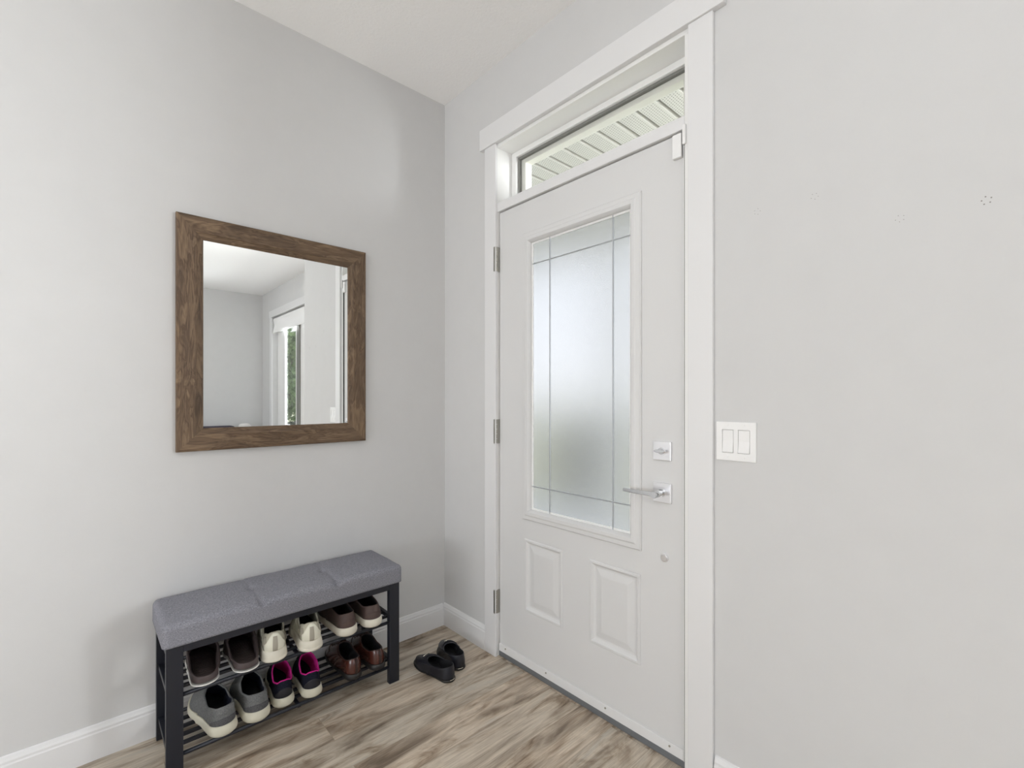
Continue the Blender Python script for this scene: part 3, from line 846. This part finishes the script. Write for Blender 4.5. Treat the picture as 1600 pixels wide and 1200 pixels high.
ZT, ZL = 0.2625, 0.0765
def slipper(label, loc, ang, side):
    r = place('slipper', label, 'slipper', loc, ang, 'dark brown slippers on the upper shelf')
    s = Shoe(r, L=0.268, side=side, wh=0.037, ww=0.041, wb=0.049, ts=((0, .010), (.5, .009), (1, .009)), spring=0.010,
             collar=((0, .028), (.25, .032), (.6, .060), (1, .088)), xh=0.002, xf=0.190, wc=0.046, toe_h=0.052, heel_bulge=0.004, sole_out=0.002)
    s.upper('slipper', 'slipper', 'slipper', 0.006)
    s.sole('white', lip=-0.0065, out=0.0026, name='sole_edge', bulge=0.0005)['label'] = 'thin white sole edge'
    bm = bmesh.new()
    for k in range(17):   # ribbed footbed
        x = 0.018 + k * 0.0125; w = 0.024 if x < 0.03 else 0.030
        tube(bm, [(x, -w, 0.0160), (x, w, 0.0160)], 0.0010, 6)
    finish(bm, 'footbed_ribs', 'slipper', r, smooth=True)

def white_sneaker(label, loc, ang, side):
    r = place('sneaker', label, 'sneaker', loc, ang, 'off-white sneakers on the upper shelf')
    s = Shoe(r, L=0.262, side=side, wh=0.034, ww=0.034, wb=0.042, ts=((0, .034), (.45, .030), (1, .020)), spring=0.014,
             collar=((0, .098), (.12, .090), (.4, .078), (.75, .100), (1, .118)), xh=0.010, xf=0.125, wc=0.034, toe_h=0.040, heel_bulge=0.008, sole_out=0.006)
    s.upper('creamgrey', 'beige_lining', 'darkin', 0.005)
    so = s.sole('foam', flare=0.006); s.sole('foam', out=0.0075, lip=-0.014, name='outsole', parent=so, flare=0.008)
    s.patch(-0.085, 0.085, 0.0, 0.97, 'offwhite', 0.0022, 'heel_counter', shape=lambda t_, a, b: (a, lerp(0.42, b, math.exp(-(abs(t_ - .5) / .34) ** 4))))
    s.patch(-0.017, 0.017, 0.06, 0.80, 'greypanel', 0.0034, 'heel_strip')
    for u in (0.105, 0.895):
        s.patch(u - 0.035, u + 0.035, 0.25, 0.85, 'greypanel', 0.0022, 'side_panel', shape=lambda t_, a, b: (lerp(.55, a, math.sin(PI * t_)), lerp(.55, b, math.sin(PI * t_))))
    for u in (0.24, 0.76): s.patch(u - 0.06, u + 0.06, 0.05, 0.95, 'offwhite', 0.0018, 'overlay', shape=lambda t_, a, b: (a + .25 * t_ * 0, lerp(.5, b, t_ if u < .5 else 1 - t_)))
    s.patch(0.40, 0.60, 0.0, 0.4, 'offwhite', 0.002, 'toe_cap')
    s.tongue('offwhite', 0.018, 0.020, 0.006); s.laces('offwhite')

def brown_sneaker(label, loc, ang, side):
    r = place('sneaker', label, 'sneaker', loc, ang, 'brown leather sneakers on the upper shelf')
    s = Shoe(r, L=0.275, side=side, wh=0.036, ww=0.036, wb=0.0445, ts=((0, .030), (.5, .026), (1, .022)), spring=0.010,
             collar=((0, .084), (.25, .076), (.6, .082), (1, .106)), xh=0.006, xf=0.140, wc=0.035, toe_h=0.040, heel_bulge=0.007, sole_out=0.006)
    s.upper('brownsuede', 'darkin', 'darkin', 0.005)
    s.sole('foam', flare=0.002)
    s.patch(-0.09, 0.09, 0.0, 0.55, 'brownsuede', 0.0016, 'heel_counter', shape=lambda t_, a, b: (a, lerp(0.15, b, math.sin(PI * t_) ** .6)))
    s.patch(0.36, 0.64, 0.0, 0.45, 'brownsuede', 0.0016, 'toe_cap')
    s.tongue('brownsuede', 0.014, 0.020, 0.006); s.laces('darkbrown')

def grey_sneaker(label, loc, ang, side):
    r = place('sneaker', label, 'sneaker', loc, ang, 'grey knit slip-on sneakers on the lower shelf')
    s = Shoe(r, L=0.272, side=side, wh=0.037, ww=0.038, wb=0.050, ts=((0, .031), (.5, .026), (1, .018)), spring=0.012,
             collar=((0, .090), (.15, .084), (.5, .078), (.8, .098), (1, .112)), xh=0.005, xf=0.140, wc=0.037, toe_h=0.040, heel_bulge=0.008, sole_out=0.005)
    s.upper('greyknit', 'navy', 'darkin', 0.006)
    s.sole('foam_worn', flare=0.006)
    s.patch(-0.12, 0.12, 0.0, 0.45, 'greyknit_dark', 0.0014, 'heel_counter', shape=lambda t_, a, b: (a, lerp(0.1, b, math.sin(PI * t_) ** .5)))
    s.patch(-0.13, 0.13, 0.62, 0.98, 'greyknit', 0.0022, 'heel_tab', shape=lambda t_, a, b: (lerp(b - .02, a, math.sin(PI * t_) ** .7), b))

def pink_sneaker(label, loc, ang, side):
    r = place('sneaker', label, 'sneaker', loc, ang, 'black sneakers with pink lining on the lower shelf')
    s = Shoe(r, L=0.240, side=side, wh=0.031, ww=0.031, wb=0.035, ts=((0, .028), (.5, .024), (1, .016)), spring=0.014,
             collar=((0, .088), (.12, .078), (.4, .074), (.7, .094), (1, .116)), xh=0.006, xf=0.108, wc=0.033, toe_h=0.036, heel_bulge=0.006, sole_out=0.005)
    s.upper('blackmesh', 'pink', 'darkin', 0.005)
    s.sole('foam_worn', flare=0.007)
    bm = bmesh.new(); g = s.grid[-1]
    tube(bm, [p - s.nrm[-1][j] * 0.0025 + Vector((0, 0, 0.0015)) for j, p in enumerate(g)] + [g[0] - s.nrm[-1][0] * 0.0025 + Vector((0, 0, 0.0015))], 0.0026, 8)
    finish(bm, 'collar_trim', 'pink', r, smooth=True)['label'] = 'bright pink collar edge'
    s.patch(-0.09, 0.09, 0.0, 0.6, 'blackleather', 0.0016, 'heel_counter', shape=lambda t_, a, b: (a, lerp(0.1, b, math.sin(PI * t_) ** .6)))
    s.tongue('pink', 0.016, 0.018, 0.004); s.laces('blackmesh')

def dress_shoe(label, loc, ang, side):
    r = place('dress_shoe', label, 'dress shoe', loc, ang, 'polished brown dress shoes on the lower shelf')
    s = Shoe(r, L=0.274, side=side, wh=0.031, ww=0.030, wb=0.0395, ts=((0, .024), (.30, .020), (.36, .010), (1, .009)), spring=0.010,
             collar=((0, .080), (.25, .070), (.55, .072), (1, .098)), xh=0.008, xf=0.140, wc=0.032, toe_h=0.036, heel_bulge=0.009, toe_pt=1.9, sole_out=0.004)
    s.upper('cognac', 'darkin', 'darkin', 0.004)
    so = s.sole('blackrubber', lip=0.001); 
    s.patch(0.36, 0.64, 0.0, 0.5, 'cognac', 0.0014, 'toe_cap'); s.patch(-0.012, 0.012, 0.0, 0.97, 'darkbrown', 0.0016, 'heel_strip')
    bm = bmesh.new(); g = s.grid[-1]
    tube(bm, [p - s.nrm[-1][j] * 0.002 + Vector((0, 0, 0.0008)) for j, p in enumerate(g)] + [g[0] - s.nrm[-1][0] * 0.002 + Vector((0, 0, 0.0008))], 0.0024, 8)
    finish(bm, 'collar_trim', 'darkbrown', r, smooth=True)
    s.tongue('darkbrown', 0.014, 0.018, 0.004); s.laces('darkbrown', 3)

def loafer(label, loc, ang, side):
    r = place('loafer', label, 'loafer', loc, ang, 'black loafers on the floor')
    s = Shoe(r, L=0.238, side=side, wh=0.031, ww=0.031, wb=0.043, ts=((0, .012), (.28, .010), (.36, .006), (1, .006)), spring=0.006,
             collar=((0, .062), (.25, .053), (.6, .047), (1, .056)), xh=0.005, xf=0.145, wc=0.036, toe_h=0.036, heel_bulge=0.005, toe_pt=2.1, sole_out=0.001)
    s.upper('blackleather', 'darkin', 'darkin', 0.003)
    so = s.sole('blackrubber', lip=0.0, out=0.002)
    # raised apron seam and metal bit
    bm = bmesh.new(); pts = []
    for k in range(25):
        u = lerp(0.30, 0.70, k / 24); v = lerp(0.42, 0.30, math.sin(PI * k / 24)); v = lerp(0.95, v, min(1, math.sin(PI * k / 24) * 2.2))
        pts.append(s.pt(u, v) + Vector((0, 0, 0.0008)))
    tube(bm, pts, 0.0017, 8); finish(bm, 'apron_seam', 'blackleather', r, smooth=True)
    s.patch(0.36, 0.64, 0.74, 0.92, 'blackleather', 0.003, 'strap')
    a, b = s.pt(0.47, 0.84), s.pt(0.53, 0.84)
    c = (a + b) / 2
    bm = bmesh.new(); tube(bm, [c + Vector((0, -0.016, 0.004)), c + Vector((0, 0, 0.006)), c + Vector((0, 0.016, 0.004))], 0.0016, 8)
    finish(bm, 'metal_bit', 'gold', r, smooth=True)
    bm = bmesh.new(); pts = [s.outline(u % 1, 0.0032) + Vector((0, 0, 0.0105)) for u in (-0.035, -0.02, 0, 0.02, 0.035)]
    tube(bm, pts, 0.0014, 6); finish(bm, 'heel_trim', 'gold', r, smooth=True)

slipper('dark brown slipper with thin white sole edge, leftmost on the upper shelf', (0.290, -1.122, ZT), 3, 1)
slipper('dark brown slipper on the upper shelf beside the off-white sneakers', (0.296, -1.003, ZT), 7, -1)
white_sneaker('off-white sneaker next to the brown slipper on the upper shelf', (0.288, -0.914, ZT), 8, 1)
white_sneaker('off-white sneaker next to the brown leather sneaker on the upper shelf', (0.304, -0.793, ZT), 12, -1)
brown_sneaker('brown leather sneaker with thick cream sole, left of its pair', (0.293, -0.643, ZT), -3, 1)
brown_sneaker('brown leather sneaker with cream sole, nearest the right end of the upper shelf', (0.293, -0.540, ZT), 5, -1)
grey_sneaker('grey knit slip-on sneaker, leftmost on the lower shelf', (0.290, -1.064, ZL), -10, 1)
grey_sneaker('grey knit slip-on sneaker beside the black and pink sneakers', (0.290, -0.968, ZL), 3, -1)
pink_sneaker('black sneaker with pink lining, the one beside the grey sneakers', (0.268, -0.876, ZL), 4, 1)
pink_sneaker('black sneaker with pink lining, the one nearer the dress shoes', (0.282, -0.780, ZL), 8, -1)
dress_shoe('polished brown dress shoe, left of its pair on the lower shelf', (0.290, -0.616, ZL), -2, 1)
dress_shoe('polished brown dress shoe at the right end of the lower shelf', (0.290, -0.515, ZL), 1, -1)
loafer('black loafer with metal bit, the front one on the floor', (0.452, -0.268, 0), -10, 1)
loafer('black loafer on the floor behind its pair, nearer the corner', (0.408, -0.196, 0), 17, -1)

# added ceiling lamp, unseen, for top light and shade under the bench
lp = thing('added_ceiling_lamp', 'added round ceiling lamp, unseen behind the viewer', 'ceiling lamp', (1.9, -2.5, H))
bm = bmesh.new(); tube(bm, [(0, 0, 0), (0, 0, -0.03)], 0.19, 40); finish(bm, 'base', 'chrome', lp)
bm = bmesh.new(); tube(bm, [(0, 0, -0.0302), (0, 0, -0.055), (0, 0, -0.075)], [0.18, 0.18, 0.12], 40); finish(bm, 'diffuser', 'plastic', lp)
dl = bpy.data.lights.new('added_lamp_light', 'AREA'); dl.shape = 'DISK'; dl.size = 0.34; dl.energy = 6; dl.color = (1, 0.985, 0.965)
lo_ = bpy.data.objects.new('added_lamp_light', dl); C.objects.link(lo_); lo_.location = (0, 0, -0.082); lo_.parent = lp

# ------------------------------------------------------------------ living room window (window_2), seen in the mirror
w2 = thing('window_2', 'large white living room window seen in the mirror', 'window', kind=S)
bm = bmesh.new(); plate(bm, WX0, WX1, WZ0, WZ1, YW + 0.075, YW + 0.135, [(WX0 + 0.05, 3.86, WZ0 + 0.05, WZ1 - 0.05), (4.38, WX1 - 0.055, WZ0 + 0.05, WZ1 - 0.05)])
finish(bm, 'window_frame', 'vinyl', w2, bevel=0.004)
bm = bmesh.new(); plate(bm, 4.385, WX1 - 0.05, WZ0 + 0.045, WZ1 - 0.045, YW + 0.055, YW + 0.0745, [(4.415, 4.86, WZ0 + 0.11, WZ1 - 0.11)])
finish(bm, 'sash', 'vinyl', w2, bevel=0.004)
box('mullion', (4.285, 4.384, YW + 0.055, YW + 0.0745, WZ0 + 0.01, WZ1 - 0.01), 'seal', w2)  # seal grey puts the shade on this frame member into its colour
box('pane', (WX0 + 0.03, 4.0, YW + 0.100, YW + 0.104, WZ0 + 0.03, WZ1 - 0.03), 'glass', w2)
box('pane', (4.390, WX1 - 0.060, YW + 0.0755, YW + 0.0785, WZ0 + 0.055, WZ1 - 0.055), 'glass', w2)
trimbox('trim_9', (WX1 - 0.004, WX1 + 0.085, YW - 0.016, YW, WZ0 - 0.09, WZ1), 'white casing at the far side of the living room window')
trimbox('trim_10', (WX0 - 0.085, WX0 + 0.004, YW - 0.016, YW, WZ0 - 0.09, WZ1), 'white casing at the near side of the living room window')
trimbox('trim_11', (WX0 - 0.10, WX1 + 0.10, YW - 0.021, YW, WZ1 - 0.004, WZ1 + 0.09), 'white header casing of the living room window')
trimbox('trim_12', (WX0 - 0.085, WX1 + 0.085, YW - 0.035, YW + 0.07, WZ0 - 0.035, WZ0 + 0.004), 'white sill of the living room window')
bd = thing('window_shade', 'white roller shade rolled up at the top of the living room window', 'window shade')
bm = bmesh.new()
tube(bm, [(WX0 + 0.02, YW + 0.030, WZ1 - 0.040), (WX1 - 0.02, YW + 0.030, WZ1 - 0.040)], 0.027, 20)
finish(bm, 'roll', 'blind', bd, smooth=True).modifiers.new('e', 'EDGE_SPLIT').split_angle = math.radians(40)
bm = bmesh.new(); A = []
for i in range(60):
    x = lerp(WX0 + 0.03, WX1 - 0.03, i / 59); A.append([])
    for k in range(10):
        z = lerp(WZ1 - 0.045, WZ1 - 0.215, k / 9); y = YW + 0.004 + 0.010 * math.sin(k * 0.55) + 0.006 * math.sin(x * 7 + k * .4)
        A[-1].append((bm.verts.new((x, y, z)), bm.verts.new((x, y + 0.002, z))))
for i in range(59):
    for k in range(9):
        for s_ in (0, 1): bm.faces.new((A[i][k][s_], A[i + 1][k][s_], A[i + 1][k + 1][s_], A[i][k + 1][s_]))
finish(bm, 'shade_cloth', 'blind', bd, smooth=True)
box('bottom_bar', (WX0 + 0.03, WX1 - 0.03, YW - 0.004, YW + 0.010, WZ1 - 0.232, WZ1 - 0.212), 'vinyl', bd, 0.003)

# unseen rear and side windows, added to let in fill light
def simple_window(name, horiz, a0, a1, z0, z1, pos, label):
    w = thing(name, label, 'window', kind=S)
    bm = bmesh.new(); mid = (a0 + a1) / 2
    plate(bm, a0, a1, z0, z1, pos, pos + 0.06, [(a0 + 0.05, mid - 0.03, z0 + 0.05, z1 - 0.05), (mid + 0.03, a1 - 0.05, z0 + 0.05, z1 - 0.05)])
    g = bmesh.new(); bx(g, a0 + 0.02, a1 - 0.02, pos + 0.028, pos + 0.032, z0 + 0.02, z1 - 0.02)
    if not horiz:
        for q in (bm, g):
            for v_ in q.verts: v_.co = Vector((v_.co.y, v_.co.x, v_.co.z))
    finish(bm, 'window_frame', 'vinyl', w, bevel=0.003); finish(g, 'pane', 'glass', w)
simple_window('window_3', False, SW[0], SW[1], SW[2], SW[3], XR + 0.06, 'added unseen side window of the living room for fill light')
simple_window('window_4', True, 0.4, 3.4, 0.45, 2.35, YB - 0.12, 'added wide rear window, unseen behind the viewer, for fill light')

# sofa far behind, its back just shows at the foot of the mirror
so = thing('sofa', 'dark grey sofa against the far living room wall', 'sofa', (5.20, -0.62, 0))
box('base', (-0.42, 0.50, -1.0, 1.0, 0.06, 0.30), 'sofa', so, 0.03, 4)
for y in (-0.47, 0.47): box('seat_cushion', (-0.42, 0.26, y - 0.37, y + 0.37, 0.302, 0.46), 'sofa', so, 0.04, 4)
box('backrest', (0.27, 0.50, -0.82, 0.82, 0.302, 0.800), 'sofa', so, 0.05, 4)
for y in (-0.92, 0.92): box('armrest', (-0.42, 0.50, y - 0.09, y + 0.09, 0.302, 0.62), 'sofa', so, 0.04, 4)
for x in (-0.36, 0.44):
    for y in (-0.92, 0.92): box('leg', (x - 0.02, x + 0.02, y - 0.02, y + 0.02, 0, 0.06), 'blackmetal', so)
bm = bmesh.new(); bmesh.ops.create_uvsphere(bm, u_segments=28, v_segments=18, radius=1)
for q in bm.verts:
    c = q.co; sx = math.copysign(abs(c.y) ** 0.6, c.y); sz = math.copysign(abs(c.z) ** 0.6, c.z)
    q.co = Vector((5.63 + 0.045 * c.x, 0.335 + 0.09 * sx, 0.725 + 0.10 * sz))
tag(finish(bm, 'throw_pillow', 'pillow', smooth=True), 'white throw pillow at the end of the dark sofa in the mirror', 'pillow')

# ------------------------------------------------------------------ outside
tag(box('ground', (-60, 60, 0.9, 90, -0.5, -0.34), 'lawn'), 'pale green front lawn seen through the door glass', 'lawn', kind=S)
tag(box('porch_slab', (-3.0, XE - T - 0.002, T + 0.032, 2.6, -0.42, -0.03), 'concrete'), 'grey concrete porch slab outside the front door', 'porch', kind=S)
tag(box('driveway', (XE - T, 9, 0.80, 2.6, -0.42, -0.33), 'concrete'), 'concrete path in front of the window', 'path', kind=S)
tag(box('road', (-40, 60, 15, 21, -0.319, -0.30), 'asphalt'), 'grey road beyond the lawn', 'road', kind=S)
# ribbed vented soffit above the porch
ZS = 2.70
sf = thing('soffit', 'ivory vented soffit panels seen through the transom window', 'soffit', kind=S)
x = 0.945 - 0.125 * 20; k = 0
while x < XE - T - 0.13:
    bm = bmesh.new()
    pr = [(0.006, 0), (0.119, 0), (0.119, 0.010), (0.125, 0.010), (0.1315 - 0.0005, 0.010), (0.1315 - 0.0005, 0.014), (0.006, 0.014)]
    x_, yA, yB = x, T + 0.001, 2.3
    prism(bm, [(0.008, 0), (0.110, 0), (0.110, 0.040), (0.1328, 0.040), (0.1328, 0.044), (0.008, 0.044)], lambda a, b: Vector((x_ + a, yA, ZS + b)), lambda a, b: Vector((x_ + a, yB, ZS + b)))
    finish(bm, 'soffit_panel', 'soffit', sf)
    x += 0.125; k += 1
bm = bmesh.new()
x = 0.945 - 0.125 * 12
while x < XE - T - 0.13:
    for r_ in range(6):
        for q in range(80):
            px = x + 0.018 + r_ * 0.0148; py = T + 0.35 + q * 0.016 + (0.008 if r_ % 2 else 0)
            if 0.45 < py < 1.55:
                v0 = [bm.verts.new((px + 0.0034 * math.cos(a), py + 0.0034 * math.sin(a), ZS - 0.0006)) for a in (0, 1.05, 2.09, 3.14, 4.19, 5.24)]
                bm.faces.new(v0[::-1])
    x += 0.125
so_ = finish(bm, 'vent_holes', 'soffit_hole', sf, recalc=False); so_['kind'] = 'stuff'
tag(box('porch_roof', (-3.0, XE - T - 0.002, T + 0.001, 2.5, ZS + 0.0445, ZS + 0.24), 'siding'), 'porch roof above the front door', 'roof', kind=S)

def foliage(bm, c, rad, n, size, seed, flat=1.0):
    rnd = random.Random(seed)
    for i in range(n):
        d = Vector((rnd.gauss(0, 1), rnd.gauss(0, 1), rnd.gauss(0, 1))).normalized() * (rnd.random() ** 0.4)
        p = Vector(c) + Vector((d.x * rad[0], d.y * rad[1], d.z * rad[2]))
        a = Vector((rnd.gauss(0, 1), rnd.gauss(0, 1), rnd.gauss(0, 1))).normalized(); b = a.orthogonal().normalized(); a2 = a.cross(b)
        sz = size * (0.6 + 0.8 * rnd.random())
        vs = [bm.verts.new(p + b * sz), bm.verts.new(p + a2 * sz * 0.6), bm.verts.new(p - b * sz), bm.verts.new(p - a2 * sz * 0.6)]
        bm.faces.new(vs)

def tree(x, y, h, r, seed, label, mat='leaf'):
    t_ = thing('tree', label, 'tree', (x, y, -0.32), group='trees across the lawn')
    bm = bmesh.new(); rnd = random.Random(seed)
    tube(bm, [(0, 0, 0), (0.05, 0.02, h * 0.3), (0, 0.05, h * 0.7)], [0.16, 0.12, 0.05], 10)
    for k in range(6):
        a = k * 1.05; tube(bm, [(0, 0.02, h * (0.25 + 0.06 * k)), (r * 0.6 * math.cos(a), r * 0.6 * math.sin(a), h * (0.45 + 0.06 * k))], [0.05, 0.015], 6)
    finish(bm, 'trunk', 'bark', t_, smooth=True)
    bm = bmesh.new()
    for k in range(9):
        a = rnd.random() * 6.28; q = rnd.random() * r * 0.6
        foliage(bm, (q * math.cos(a), q * math.sin(a), h * (0.3 + 0.65 * k / 9)), (r * 0.6, r * 0.6, h * 0.16), 1500, 0.075, seed * 10 + k)
    cr = finish(bm, 'foliage', mat, t_, recalc=False)
tree(16.0, 3.9, 4.4, 1.9, 1, 'leafy green tree seen in the mirror through the window')
tree(24.0, 7.0, 5.6, 2.0, 2, 'green tree further back through the window in the mirror')
tree(-7.0, 24.0, 6.0, 2.4, 3, 'distant tree across the road behind the door glass')
def shrub(x, y, rx, ry, h, seed, label):
    t_ = thing('shrub', label, 'shrub', (x, y, -0.32), group='dark shrubs on the lawn outside')
    bm = bmesh.new()
    tube(bm, [(0, 0, 0), (0.02, 0, h * 0.5)], [0.05, 0.03], 8); finish(bm, 'stem', 'bark', t_, smooth=True)
    bm = bmesh.new(); foliage(bm, (0, 0, h * 0.5), (rx, ry, h * 0.5), 2600, 0.09, seed); 
    bmesh.ops.create_icosphere(bm, subdivisions=3, radius=1.0, matrix=Matrix.Translation((0, 0, h * 0.5)) @ Matrix.Diagonal((rx * 0.85, ry * 0.85, h * 0.44, 1)))
    finish(bm, 'foliage', 'hedge', t_, recalc=False)
shrub(13.4, 3.45, 0.9, 0.5, 0.75, 13, 'low dark shrub seen in the mirror through the window')
shrub(-1.83, 3.5, 0.42, 0.42, 1.32, 11, 'dark rounded shrub behind the obscured door glass')
shrub(-5.1, 7.9, 0.8, 0.7, 1.15, 12, 'wide dark shrub further out behind the obscured door glass')
cl = thing('porch_column', 'white square porch column behind the right side of the door glass', 'column', (-0.43, 2.2, -0.03))
box('shaft', (-0.10, 0.10, -0.10, 0.10, 0.0, 2.73), 'vinyl', cl, 0.006)
box('base', (-0.125, 0.125, -0.125, 0.125, 0.0, 0.16), 'vinyl', cl, 0.008)
box('capital', (-0.125, 0.125, -0.125, 0.125, 2.58, 2.73), 'vinyl', cl, 0.008)
tag(box('trim_13', (1.3408, 1.3430, 0.0015, 0.0038, 0.03, 2.000), 'vinyl'), 'thin light strip in the gap at the lock side of the door', 'weatherstrip', kind=S)
